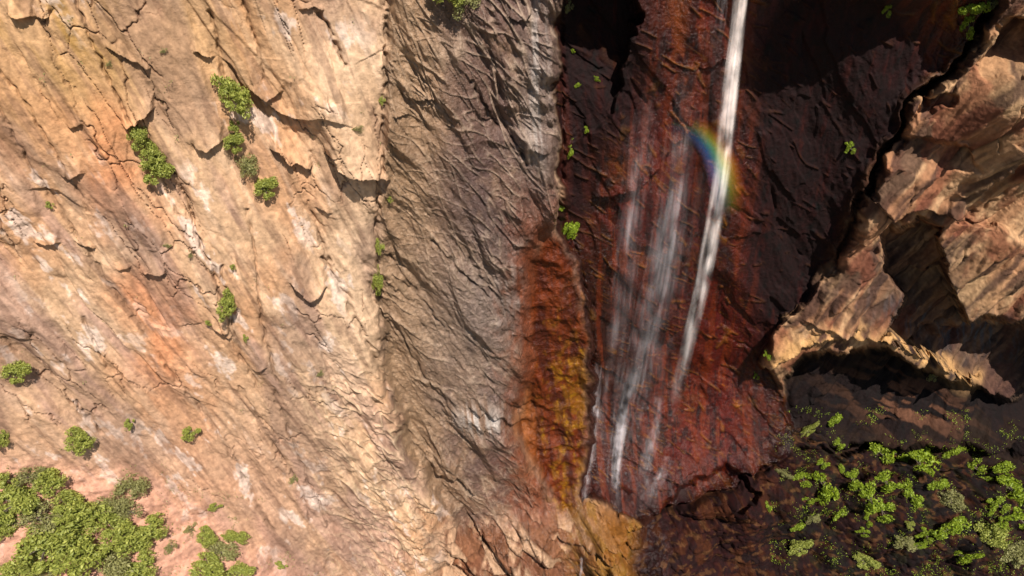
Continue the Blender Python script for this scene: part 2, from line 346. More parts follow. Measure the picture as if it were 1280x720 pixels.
GR = [([(92,-10),(110,40),(132,85),(152,130),(170,160),(205,196),(232,250),(256,315),(300,390)],2.0,.8),([(484,-10),(483,60),(482,130),(480,185),(474,250),(472,350),(482,450)],2.2,1.1),
 ([(400,18),(418,50),(432,85)],2.2,1.0),([(262,15),(272,50),(280,110)],2.2,.7),([(300,-10),(322,60),(330,100)],1.6,.5),([(405,325),(425,360),(448,405),(470,450),(500,520)],3.0,.9),
 ([(385,255),(400,300),(412,330)],2.2,.6),([(500,520),(530,570),(560,615),(600,650)],2.0,.8),([(0,120),(22,170),(52,225),(90,285),(130,340),(190,430),(270,540),(340,660)],2.6,.5),
 ([(0,80),(40,130),(80,200),(112,262)],1.6,.4),([(190,190),(210,240),(232,290)],1.2,.4),([(308,262),(320,320),(324,370),(326,400),(345,470)],1.7,.7),([(275,330),(290,400),(300,440),(320,480)],1.5,.6),
 ([(225,230),(250,300),(268,340),(300,450)],1.2,.5),([(104,395),(120,430),(135,460)],1.2,.6),([(0,425),(20,445)],1.0,.4),([(98,505),(112,525),(126,542)],1.3,.7),([(300,480),(322,520),(345,560),(370,600),(390,650)],1.4,.5),
 ([(340,480),(362,540),(385,600),(410,660)],1.3,.5),([(590,105),(600,125),(612,150),(622,165)],2.6,1.2),([(640,175),(652,192),(660,210)],2.4,1.0),([(540,300),(575,340),(612,375)],1.6,.6),
 ([(586,330),(640,400),(672,440)],1.4,.5),([(486,320),(520,370),(560,420)],1.4,.5),([(490,400),(530,470),(570,520)],1.4,.6),([(582,640),(600,670),(612,690)],2.6,1.3),([(615,655),(630,680),(640,705)],2.6,1.3),
 ([(650,640),(660,668)],2.2,1.0),([(676,625),(682,600)],2.0,.9),([(690,560),(684,600),(680,640)],2.0,.7),([(665,480),(672,540),(670,600)],1.6,.5),([(790,662),(820,645),(850,640)],2.4,1.2),([(760,700),(790,690),(820,680)],2.0,1.0),
 ([(1228,50),(1205,90),(1190,130)],1.6,.6),([(1250,20),(1232,55),(1222,90)],1.6,.6),([(1280,130),(1262,165),(1250,190)],1.5,.6),([(1140,90),(1120,130),(1100,180)],2.2,.8),([(702,-10),(704,60),(706,180),(702,280)],2.5,1.0),
 ([(712,292),(726,325),(730,360),(735,400)],2.0,.8),([(1110,300),(1130,240),(1145,200)],1.4,.5),([(1200,270),(1230,250),(1260,225)],1.4,.6),([(900,420),(945,440),(960,480)],1.2,.4)]
for p, w, d in GR: groove(p, max(w, 1.7), d * .8)

# macro normal per region, blended
def nrm(v): v = np.array(v, float); return v / np.linalg.norm(v)
Nn = np.zeros(P0.shape) + nrm((.30, -1, .20))
for m, n in ((mF, (0, -.6, 1)), (mC, (.02, -1, .12)), (area(P_block, 12), (0, -1.5, 1)), (mO, (.02, -1, .1)), (mA, (.03, -1, .05)), (mT, (0, -.95, 1)), (mR, (-.06, -1, .12))):
    Nn = mix(Nn, nrm(n), m[..., None])
# no fine relief on the steep returns between one rock mass and the next
gy_, gx_ = np.gradient(T, ay, ax); st = np.hypot(gx_, gy_) / T
for _ in range(2):
    st[1:-1, 1:-1] = np.maximum.reduce([st[1:-1, 1:-1], st[:-2, 1:-1] * .9, st[2:, 1:-1] * .9, st[1:-1, :-2] * .9, st[1:-1, 2:] * .9])
H = H * (1 - .75 * sstep(.012, .04, st))
P = P0 + Nn * H[..., None]
P[..., 2] += CAMZ
del Nn

# ---------------------------------------------------------------- rock colour (dry albedo, wet film, stain shapes, some shade and highlights painted in)
def rgb(r, g, b):                            # sRGB byte -> linear
    c = np.array([r, g, b]) / 255.; return np.where(c <= .04045, c / 12.92, ((c + .055) / 1.055) ** 2.4)
def lay(A, c, m): return A * (1 - m[..., None]) + c * m[..., None]
n1 = fbm(X * .09, S * .06, 5, 701); n2 = fbm(X * .22, S * .12, 5, 711); n3 = fbm(xs * .6, S * .07, 5, 721); n4 = fbm(X * .8, S * .5, 4, 731); n5 = fbm(X * 1.6, S * .12, 4, 741)
sand = rgb(182, 152, 120); A = np.zeros(P.shape) + sand
A = lay(A, rgb(180, 138, 102), sstep(-.2, .5, n1) * .7)                             # orange tan
A = lay(A, rgb(196, 168, 138), sstep(.0, .5, n3) * .6)                            # pale bleached
A = lay(A, rgb(158, 130, 118), sstep(.1, .5, fbm(xs * .3, S * .04, 4, 751)) * .6 * sstep(100, 320, PY))   # mauve bands
org = np.exp(-((PX - 165 - .28 * (PY - 280)) / 48) ** 2) * sstep(70, 200, PY) * (1 - sstep(400, 560, PY))
A = lay(A, rgb(196, 134, 94), np.clip(org * (.6 + .9 * n2), 0, .75))              # orange stain
A = lay(A, rgb(168, 130, 80), np.clip(bump(150, 60, 240, 110, .5), 0, 1))
A = lay(A, rgb(150, 118, 62), np.clip(bump(90, 40, 110, 70, 1) + bump(10, 20, 70, 80, .6), 0, 1) * sstep(-.4, .3, n3) * .8)   # olive ochre
A = lay(A, rgb(194, 168, 138), np.clip(bump(420, 60, 70, 70, .8) + bump(455, 290, 50, 110, .8) + bump(430, 450, 60, 120, .5), 0, 1))
A = lay(A, rgb(168, 128, 106), sstep(420, 640, PY) * .5 * (1 - sstep(330, 460, PX)))
wh = sstep(.22, .5, fbm(xs * .5, S * .16, 5, 761) + .25 * fbm(X * 2, S * 1.2, 3, 765) - .1)
A = lay(A, rgb(224, 210, 196), wh * .5 * sstep(-.3, .3, fbm(X * .1, S * .1, 2, 771) + (PY - 240) / 700))     # white lichen and scars
A = lay(A, rgb(132, 108, 92), sstep(.1, .5, fbm(X * .14, S * .05, 4, 783) + .5 * sstep(330, 480, PX) * sstep(330, 480, PY)) * .55)
A = lay(A, rgb(84, 58, 44), joint * .7)
A = lay(A, rgb(112, 86, 70), sstep(.25, .6, fbm(xs * .9, S * .10, 4, 781)) * .45)   # dark runs
A = lay(A, rgb(186, 142, 120), mF * .75)
A = A * np.array([.98, .95, .99]); lum_ = A.mean(-1, keepdims=True); A = lum_ + (A - lum_) * .92
A = lay(A, rgb(206, 182, 152), foil * zz * .6)
# centre wall
Cc = np.zeros(P.shape) + rgb(122, 98, 82)
Cc = lay(Cc, rgb(94, 74, 68), sstep(-.3, .35, n2 + .6 * sstep(520, 680, PX) - .3 * sstep(330, 420, PY)) * .8)
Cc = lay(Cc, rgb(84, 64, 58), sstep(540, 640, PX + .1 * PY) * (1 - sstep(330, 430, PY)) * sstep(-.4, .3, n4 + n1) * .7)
Cc = lay(Cc, rgb(186, 164, 144), foil * .6)  # highlights along the creases, painted as pale colour
Cc = lay(Cc, rgb(150, 124, 98), (1 - sstep(500, 600, PX)) * .6)
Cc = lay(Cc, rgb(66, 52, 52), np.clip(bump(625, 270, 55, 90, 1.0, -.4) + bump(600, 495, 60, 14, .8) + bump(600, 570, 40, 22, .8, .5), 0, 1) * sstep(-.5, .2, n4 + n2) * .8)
Cc = lay(Cc, rgb(128, 116, 108), np.clip(bump(610, 400, 90, 110, .8) + bump(670, 150, 30, 140, .6), 0, 1) * .7)
Cc = lay(Cc, rgb(186, 178, 172), np.clip(bump(672, 90, 12, 130, .6) + bump(655, 370, 28, 50, .7) + bump(605, 522, 34, 16, 1.2), 0, 1) * sstep(-.3, .3, n5) * .8)  # pale strips and, lower down, painted wet highlights
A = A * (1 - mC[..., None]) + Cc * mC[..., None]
# rusty strip
Oc = np.zeros(P.shape) + rgb(108, 54, 32)
yel = sstep(330, 500, PY + .6 * (PX - 700)) * sstep(680, 720, PX + 40 * n4) * sstep(-.45, .2, n4 + n2)
Oc = lay(Oc, rgb(58, 26, 20), sstep(.0, .4, fbm(X * .5, S * .12, 4, 825)) * .7)
Oc = lay(Oc, rgb(126, 88, 26), yel * .85)
Oc = lay(Oc, rgb(160, 124, 60), sstep(.25, .5, fbm(X * 1.1, S * 1.1, 3, 797)) * yel * .7)
Oc = lay(Oc, rgb(150, 100, 72), area([(610,530),(665,480),(672,600),(668,650),(630,640)], 14) * .9)
Oc = lay(Oc, rgb(70, 34, 24), sstep(.1, .5, n5) * .6)
Oc = Oc * np.array([.72, .62, .45])
A = A * (1 - mO[..., None]) + Oc * mO[..., None]
mrust = np.clip(np.exp(-((PX - 672 + 22 * n4) / 36) ** 2) * sstep(180, 330, PY) * (1 - sstep(640, 700, PY)), 0, 1) * mC
A = lay(A, rgb(112, 62, 42), mrust * .8)
# blocks
Bc = np.zeros(P.shape) + rgb(118, 82, 62)
Bc = lay(Bc, rgb(100, 66, 50), sstep(-.05, .3, fbm(X * .25, S * .25, 3, 798)) * .8)
Bc = lay(Bc, rgb(186, 156, 130), sstep(.45, .75, vb[2] + .3 * n4) * .7)
Bc = lay(Bc, rgb(60, 36, 26), gapb * .7)
Bc = lay(Bc, rgb(116, 76, 34), sstep(690, 760, PX) * .85)
Bc = lay(Bc, rgb(116, 84, 40), sstep(690, 740, PX) * sstep(.0, .35, n2 + n4) * .8)
mBB = area(P_block, 16); A = A * (1 - mBB[..., None]) + Bc * mBB[..., None]
# wall behind the fall
Ac = np.zeros(P.shape) + rgb(62, 25, 17)
Ac = lay(Ac, rgb(92, 36, 18), sstep(-.1, .45, n2 + .4 * n4) * .7)
Ac = lay(Ac, rgb(40, 20, 18), sstep(.0, .4, fbm(X * .16, S * .10, 4, 796)) * .7)

Ac = lay(Ac, rgb(132, 66, 26), np.clip(bump(780, 205, 70, 26, 1.0, .3) + bump(850, 20, 16, 90, 1.0) + bump(940, 150, 50, 46, .6) + bump(830, 320, 70, 14, .8) + bump(890, 510, 90, 60, .45), 0, 1) * sstep(-.35, .25, n4 + n2))
Ac = lay(Ac, rgb(104, 28, 16), np.clip(bump(990, 40, 40, 60, .9) + bump(900, 400, 60, 90, .5) + bump(1190, 20, 30, 30, .3), 0, 1))
Ac = lay(Ac, rgb(62, 30, 30), np.clip(bump(750, 380, 36, 120, 1.0) + bump(790, 500, 50, 90, .5), 0, 1) * .8)
Ac = lay(Ac, rgb(108, 34, 16), np.clip(bump(800, 230, 90, 90, .9) + bump(900, 60, 60, 80, .8) + bump(900, 300, 60, 160, .7) + bump(870, 530, 90, 70, 1), 0, 1) * sstep(-.5, .3, n1 + n4) * .8)
Ac = lay(Ac, rgb(128, 52, 20), sstep(.12, .5, fbm(X * .9, S * .05, 4, 821)) * .6)
Ac = lay(Ac, rgb(34, 15, 14), sstep(.1, .5, fbm(X * .7, S * .05, 4, 823)) * .6)
Ac = lay(Ac, rgb(190, 120, 56), np.clip(thin * .45 + foil2 * .5, 0, 1) * .6)  # fresh ledge edges, the light they catch painted in as gold
dk = np.clip(bump(750, 60, 60, 140, 1.2, 0, 4) + bump(1050, 90, 110, 110, 1.8, 0, 3) + bump(1010, 250, 62, 190, 2.0, .15, 3) + bump(720, 240, 22, 60, .9), 0, 1)  # dark rock, and sun-blocked shade on the right painted into the colour
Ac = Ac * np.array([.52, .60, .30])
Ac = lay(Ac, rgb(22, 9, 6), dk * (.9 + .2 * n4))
A = lay(A, rgb(48, 24, 17) + 0 * A, area([(702,-500),(702,285),(724,345),(737,480),(731,560),(726,622),(790,640),(830,680),(860,1100),(2300,1100),(2300,-500)], 3))
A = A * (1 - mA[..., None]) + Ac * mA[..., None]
# talus
Tc = np.zeros(P.shape) + rgb(50, 26, 20)
Tc = lay(Tc, rgb(30, 22, 20), sstep(-.2, .3, n2) * .8)
Tc = lay(Tc, rgb(88, 58, 46), sstep(.3, .6, fbm(X * .7, S * .7, 4, 795)) * .8)
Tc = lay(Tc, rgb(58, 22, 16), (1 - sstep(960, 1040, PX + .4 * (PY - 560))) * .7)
Tc = lay(Tc, rgb(52, 64, 26), sstep(.1, .4, fbm(X * .5, S * .5, 4, 791)) * .45 * sstep(940, 1000, PX))
Tc = lay(Tc, rgb(112, 74, 54), sstep(.35, 1.0, vt[2] + .5 * n4 + .4 * n2) * (1 - sstep(930, 1010, PX)) * .6)
Tc = lay(Tc, rgb(178, 146, 118), sstep(.32, .5, fbm(X * .6, S * 1.1, 4, 833)) * .3)
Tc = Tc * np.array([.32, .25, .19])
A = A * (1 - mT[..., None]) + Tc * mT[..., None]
# right buttress
Rc = np.zeros(P.shape) + rgb(140, 104, 80)
Rc = lay(Rc, rgb(172, 142, 112), sstep(-.1, .4, fbm(ru * .12, rv * .4, 4, 811)) * .7)
Rc = lay(Rc, rgb(176, 146, 112), np.clip(bump(1240, 160, 50, 120, .8) + bump(1200, 370, 60, 50, .9), 0, 1) * .6)
Rc = lay(Rc, rgb(54, 38, 36), sstep(-.15, .3, fbm(ru * .10, rv * .55, 4, 813) + .5 * bump(1120, 180, 90, 60, 1) + .6 * bump(1060, 380, 80, 50, 1) - .12) * .8)
Rc = lay(Rc, rgb(116, 70, 54), sstep(.1, .45, n2) * .6)
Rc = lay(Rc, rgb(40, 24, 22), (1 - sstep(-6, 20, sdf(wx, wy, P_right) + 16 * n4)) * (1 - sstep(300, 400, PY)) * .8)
Rc = lay(Rc, rgb(44, 38, 38), np.clip(bump(1150, 360, 60, 60, .9, 0, 3) + bump(1250, 460, 130, 65, 1.3, .1, 4) + bump(1080, 495, 110, 42, 1.1, 0, 4), 0, 1) * .75)  # hollows darkened: their shade painted into the colour
Rc = lay(Rc, rgb(70, 78, 84), np.clip(bump(1210, 410, 110, 22, 1, .2), 0, 1) * sstep(.0, .4, n5) * .7)
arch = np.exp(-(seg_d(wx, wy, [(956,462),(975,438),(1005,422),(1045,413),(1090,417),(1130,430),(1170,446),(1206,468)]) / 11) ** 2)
Rc = lay(Rc, rgb(20, 11, 9), np.clip(mV - arch, 0, 1) * .96)  # shade of the cave under the arch, painted near-black
Rc = lay(Rc, rgb(120, 84, 66), np.clip(mV, 0, 1) * np.clip(bump(1130, 500, 70, 34, 1, .35), 0, 1) * sstep(.0, .3, fbm(ru * .5, rv * .12, 3, 815)) * .8)  # lit streaks inside the cave, painted paler
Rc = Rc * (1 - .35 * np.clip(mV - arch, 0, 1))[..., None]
Rc = lay(Rc, rgb(188, 150, 106), arch * sstep(-.7, .1, n4 + n2) * .85)  # lit lip of the arched ledge, painted in lighter tan
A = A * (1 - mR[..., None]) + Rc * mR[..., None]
A = A * (1 + .22 * fbm(X * 2.2, S * 1.8, 3, 799) + .10 * n4)[..., None]
A = lay(A, A * .45, np.clip(crackm, 0, 1) * (1 - mA))
lum_ = A.mean(-1, keepdims=True); A = lum_ + (A - lum_) * 1.12
A = np.clip(A, .0035, .85)
wet = np.clip(.85 * mC + .75 * mO + .95 * mA + .10 * mT + .12 * mR + mrust * .5 + sstep(690, 730, PX) * mBB * .6, 0, 1)
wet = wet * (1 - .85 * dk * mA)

# ---------------------------------------------------------------- rock material and objects
def nodes(name):
    m = bpy.data.materials.new(name); m.use_nodes = True; return m, m.node_tree.nodes, m.node_tree.links
def rock_material():
    m, n, l = nodes('rock'); b = n['Principled BSDF']
    at = n.new('ShaderNodeAttribute'); at.attribute_name = 'rock_colour'
    aw = n.new('ShaderNodeAttribute'); aw.attribute_name = 'wetness'
    tc = n.new('ShaderNodeTexCoord')
    mp = n.new('ShaderNodeMapping'); mp.inputs['Scale'].default_value = (1, 1, .45); l.new(tc.outputs['Object'], mp.inputs['Vector'])
    a1 = n.new('ShaderNodeTexNoise'); a1.inputs['Scale'].default_value = 1.8; a1.inputs['Detail'].default_value = 9; a1.inputs['Roughness'].default_value = .68
    l.new(mp.outputs[0], a1.inputs['Vector'])
    mr = n.new('ShaderNodeMapRange'); mr.inputs['From Min'].default_value = .25; mr.inputs['From Max'].default_value = .75; mr.inputs['To Min'].default_value = .68; mr.inputs['To Max'].default_value = 1.32
    l.new(a1.outputs['Fac'], mr.inputs['Value'])
    mu = n.new('ShaderNodeVectorMath'); mu.operation = 'SCALE'; l.new(at.outputs['Color'], mu.inputs[0]); l.new(mr.outputs[0], mu.inputs['Scale'])
    l.new(mu.outputs[0], b.inputs['Base Color'])
    rr = n.new('ShaderNodeMapRange'); rr.inputs['To Min'].default_value = .92; rr.inputs['To Max'].default_value = .20
    l.new(aw.outputs['Fac'], rr.inputs['Value']); l.new(rr.outputs[0], b.inputs['Roughness'])
    b2 = n.new('ShaderNodeTexNoise'); b2.inputs['Scale'].default_value = 2.6; b2.inputs['Detail'].default_value = 10; b2.inputs['Roughness'].default_value = .62
    l.new(tc.outputs['Object'], b2.inputs['Vector'])
    vo = n.new('ShaderNodeTexVoronoi'); vo.feature = 'DISTANCE_TO_EDGE'; vo.inputs['Scale'].default_value = .9
    wv = n.new('ShaderNodeVectorMath'); wv.operation = 'MULTIPLY_ADD'; wv.inputs[1].default_value = (.9, .9, .9)
    l.new(b2.outputs['Color'], wv.inputs[0]); l.new(mp.outputs[0], wv.inputs[2]); l.new(wv.outputs[0], vo.inputs['Vector'])
    vr = n.new('ShaderNodeMapRange'); vr.inputs['From Max'].default_value = .05; l.new(vo.outputs[0], vr.inputs['Value'])
    ad = n.new('ShaderNodeMath'); ad.operation = 'MULTIPLY_ADD'; ad.inputs[1].default_value = .12; l.new(vr.outputs[0], ad.inputs[0]); l.new(b2.outputs['Fac'], ad.inputs[2])
    bp = n.new('ShaderNodeBump'); bp.inputs['Strength'].default_value = .95; bp.inputs['Distance'].default_value = .34
    bs = n.new('ShaderNodeMapRange'); bs.inputs['To Min'].default_value = .42; bs.inputs['To Max'].default_value = .95; l.new(aw.outputs['Fac'], bs.inputs['Value']); l.new(bs.outputs[0], bp.inputs['Strength']); l.new(ad.outputs[0], bp.inputs['Height']); l.new(bp.outputs[0], b.inputs['Normal'])
    sp = n.new('ShaderNodeMapRange'); sp.inputs['To Min'].default_value = .12; sp.inputs['To Max'].default_value = .36; l.new(aw.outputs['Fac'], sp.inputs['Value']); l.new(sp.outputs[0], b.inputs['Specular IOR Level'])
    return m
ROCK = rock_material()

def tag(o, label=None, cat=None, group=None, kind=None):
    if label: o['label'] = label
    if cat: o['category'] = cat
    if group: o['group'] = group
    if kind: o['kind'] = kind
    return o

# each face of the relief belongs to one stretch of rock
reg = np.zeros(PX.shape, np.int32)
for k, m in ((1, mF), (2, mC), (3, mO), (4, mBB), (5, mA), (6, mT), (7, mR)): reg[m > .5] = k
NAMES = {0: ('sunlit_cliff', 'tall sunlit tan and orange rock wall with slanting joints on the left', 'cliff'),
         1: ('hillside', 'pale pinkish slope at the foot of the tan rock wall under the bushes', 'slope'),
         2: ('wrinkled_cliff', 'grey brown crumpled rock wall between the tan cliff and the red recess', 'cliff'),
         3: ('rust_stained_rock', 'wet rust and ochre stained strip of rock left of the falling water', 'rock'),
         4: ('rock_ledges', 'broken tilted slabs of tan and golden rock below the rust stained strip', 'rock'),
         5: ('wet_cliff', 'dark red wet rock wall behind the waterfall', 'cliff'),
         6: ('talus_slope', 'dark broken rocky slope with moss at the foot of the right buttress', 'slope'),
         7: ('rock_buttress', 'tan buttress with dark hollows right of the red recess', 'cliff')}
fr = reg[:-1, :-1]
idx = np.arange(NX * NY).reshape(NY, NX)
quads = np.stack([idx[:-1, :-1], idx[1:, :-1], idx[1:, 1:], idx[:-1, 1:]], -1)
Pf = P.reshape(-1, 3); Af = A.reshape(-1, 3); Wf = wet.reshape(-1)
# shading normals of the whole relief would differ at region borders: keep them equal with custom normals off, borders fall on joints
for k, (nm, lab, cat) in NAMES.items():
    q = quads[fr == k]
    if len(q) == 0: continue
    used, inv = np.unique(q.ravel(), return_inverse=True)
    me = bpy.data.meshes.new(nm)
    me.vertices.add(len(used)); me.vertices.foreach_set('co', Pf[used].astype(np.float32).ravel())
    me.loops.add(len(inv)); me.loops.foreach_set('vertex_index', inv.astype(np.int32))
    me.polygons.add(len(q)); me.polygons.foreach_set('loop_start', np.arange(0, len(inv), 4, dtype=np.int32))
    me.update(calc_edges=True)
    ca = me.attributes.new('rock_colour', 'FLOAT_COLOR', 'POINT')
    ca.data.foreach_set('color', np.concatenate([Af[used], np.ones((len(used), 1))], 1).astype(np.float32).ravel())
    wa = me.attributes.new('wetness', 'FLOAT', 'POINT'); wa.data.foreach_set('value', Wf[used].astype(np.float32))
    me.polygons.foreach_set('use_smooth', np.ones(len(q), bool))
    me.materials.append(ROCK); me.update()
    o = bpy.data.objects.new(nm, me); COL.objects.link(o); tag(o, lab, cat, kind='structure')

# valley floor reaching the horizon
gz = float(P[..., 2].min()) - 3
def simple(name, c1, c2, scale, rough=.9):
    m, n, l = nodes(name); b = n['Principled BSDF']; b.inputs['Roughness'].default_value = rough
    t = n.new('ShaderNodeTexNoise'); t.inputs['Scale'].default_value = scale; t.inputs['Detail'].default_value = 8
    tc = n.new('ShaderNodeTexCoord'); l.new(tc.outputs['Object'], t.inputs['Vector'])
    r = n.new('ShaderNodeValToRGB'); r.color_ramp.elements[0].position = .35; r.color_ramp.elements[1].position = .68
    r.color_ramp.elements[0].color = (*c1, 1); r.color_ramp.elements[1].color = (*c2, 1)
    l.new(t.outputs['Fac'], r.inputs['Fac']); l.new(r.outputs['Color'], b.inputs['Base Color']); return m
def mesh_obj(name, v, f, mat, parent=None, smooth=False):
    me = bpy.data.meshes.new(name); me.from_pydata([tuple(a) for a in v], [], f); me.materials.append(mat)
    if smooth: me.polygons.foreach_set('use_smooth', [True] * len(me.polygons))
    o = bpy.data.objects.new(name, me); COL.objects.link(o); o.parent = parent; return o
g = mesh_obj('ground', [(-3000, -5000, gz), (3000, -5000, gz), (3000, 900, gz), (-3000, 900, gz)], [(0, 1, 2, 3)],
             simple('valley floor', (.05, .07, .025), (.22, .16, .11), .05))
tag(g, 'rough valley floor far below the cliff', 'ground', kind='structure')

# ---------------------------------------------------------------- helpers for placing things on the rock
def at(px, py):
    i = int(np.clip(np.searchsorted(ax, px), 1, NX - 2)); j = int(np.clip(np.searchsorted(ay, py), 1, NY - 2))
    k = 3
    p = P[j, i]; du = P[j, min(i + k, NX - 1)] - P[j, i - k]; dv = P[j - k, i] - P[min(j + k, NY - 1), i]
    n = np.cross(du, dv); n = n / (np.linalg.norm(n) + 1e-9)
    if np.dot(n, -RAY[j, i]) < 0: n = -n
    return Vector(p), Vector(n), float(np.linalg.norm(p - np.array([0, 0, CAMZ]))) / FPX      # point, normal, metres per pixel
def foliage_mat(name, c1, c2):
    m, n, l = nodes(name); b = n['Principled BSDF']; b.inputs['Roughness'].default_value = .55
    g_ = n.new('ShaderNodeNewGeometry'); r = n.new('ShaderNodeValToRGB')
    r.color_ramp.elements[0].color = (*c1, 1); r.color_ramp.elements[1].color = (*c2, 1)
    l.new(g_.outputs['Random Per Island'], r.inputs['Fac']); l.new(r.outputs['Color'], b.inputs['Base Color'])
    t = n.new('ShaderNodeBsdfTranslucent'); l.new(r.outputs['Color'], t.inputs['Color'])
    mx = n.new('ShaderNodeMixShader'); mx.inputs[0].default_value = .35
    l.new(b.outputs[0], mx.inputs[1]); l.new(t.outputs[0], mx.inputs[2]); l.new(mx.outputs[0], n['Material Output'].inputs['Surface']); return m
GREEN = [foliage_mat('bush leaves', (.20, .24, .04), (.44, .46, .10)), foliage_mat('olive leaves', (.20, .20, .06), (.38, .37, .15)), foliage_mat('bright moss', (.17, .25, .012), (.33, .42, .03))]
BARK = simple('bark', (.06, .045, .03), (.14, .11, .08), 6)

def crown_mesh(name, rad, hgt, nclump, nleaf, leaf, mat, seed):
    rs = np.random.RandomState(seed); cl = []
    while len(cl) < nclump:
        q = rs.uniform(-1, 1, 3)
        if q[0] ** 2 + q[1] ** 2 + q[2] ** 2 < 1: cl.append((q[0] * rad * rs.uniform(.6, 1), q[1] * rad * rs.uniform(.6, 1), hgt * (.55 + .42 * q[2] - .18 * (q[0] ** 2 + q[1] ** 2)), rs.uniform(.16, .36) * rad))
    V = []; F = []
    for i in range(nleaf):
        c = cl[rs.randint(len(cl))]; d = rs.normal(size=3); d /= np.linalg.norm(d); r = c[3] * rs.uniform(.3, 1.0) ** .5
        p = np.array(c[:3]) + d * r * np.array([1, 1, .75])
        n = d * .6 + rs.normal(size=3) * .5; n /= np.linalg.norm(n); a = np.cross(n, rs.normal(size=3)); a /= np.linalg.norm(a); b = np.cross(n, a)
        s = leaf * rs.uniform(.6, 1.4); k = len(V)
        V += [p - a * s, p - b * s * .45 + n * s * .1, p + a * s, p + b * s * .45 + n * s * .1]; F.append((k, k + 1, k + 2, k + 3))
    me = bpy.data.meshes.new(name); me.from_pydata([tuple(v) for v in V], [], F); me.materials.append(mat); return me, cl
def tube(V, F, p, q, r0, r1, n=5):
    p = Vector(p); q = Vector(q); d = (q - p).normalized(); a = d.orthogonal().normalized(); b = d.cross(a); k = len(V)
    for c, r in ((p, r0), (q, r1)):
        for i in range(n): V.append(c + a * math.cos(6.2832 * i / n) * r + b * math.sin(6.2832 * i / n) * r)
    for i in range(n): F.append((k + i, k + (i + 1) % n, k + n + (i + 1) % n, k + n + i))
def stem_mesh(cl, hgt, rad):
    V = []; F = []; mid = Vector((.05 * rad, 0, .35 * hgt)); tube(V, F, (0, 0, -.35 * hgt), mid, .07 * rad, .05 * rad)
    for c in cl[:14]: tube(V, F, mid, c[:3], .035 * rad, .012 * rad, 4)
    me = bpy.data.meshes.new('stem'); me.from_pydata([tuple(v) for v in V], [], F); me.materials.append(BARK); return me
KINDS = {}
for kn, (rad, h, nc, nl, lf, mt) in {'big': (1, 1.05, 26, 3800, .062, 0), 'olive': (1, .9, 24, 2300, .058, 1), 'small': (1, 1.1, 12, 1100, .085, 0), 'dry': (1, 1.0, 16, 800, .065, 1), 'moss': (1, .55, 12, 1400, .075, 2)}.items():
    KINDS[kn] = []
    for v in range(3):
        me, cl = crown_mesh('foliage', rad, h, nc, nl, lf, GREEN[mt], len(KINDS) * 10 + v); KINDS[kn].append((me, stem_mesh(cl, h, rad)))

def plant(name, px, py, wpx, kind, label, cat, group=None, hpx=None, tilt=0):
    p, n, mpp = at(px, py); s = wpx * mpp * .5; sy = (hpx or wpx) * mpp * .5
    me, st = KINDS[kind][random.randrange(3)]
    o = bpy.data.objects.new(name, None); o.empty_display_size = .3; COL.objects.link(o)
    up = (n * .75 + Vector((0, 0, .55))).normalized()
    z = up; x = Vector((1, 0, 0)); x = (x - z * x.dot(z)).normalized(); y = z.cross(x)
    R_ = Matrix((x, y, z)).transposed().to_4x4(); a = random.uniform(-.5, .5) + tilt
    o.matrix_world = Matrix.Translation(p) @ R_ @ Matrix.Rotation(a, 4, 'Z') @ Matrix.Diagonal((s, sy, (s + sy) * .5, 1))
    for nm, m in (('foliage', me), ('stem', st)):
        c = bpy.data.objects.new(nm, m); COL.objects.link(c); c.parent = o
    tag(o, label, cat, group); return o


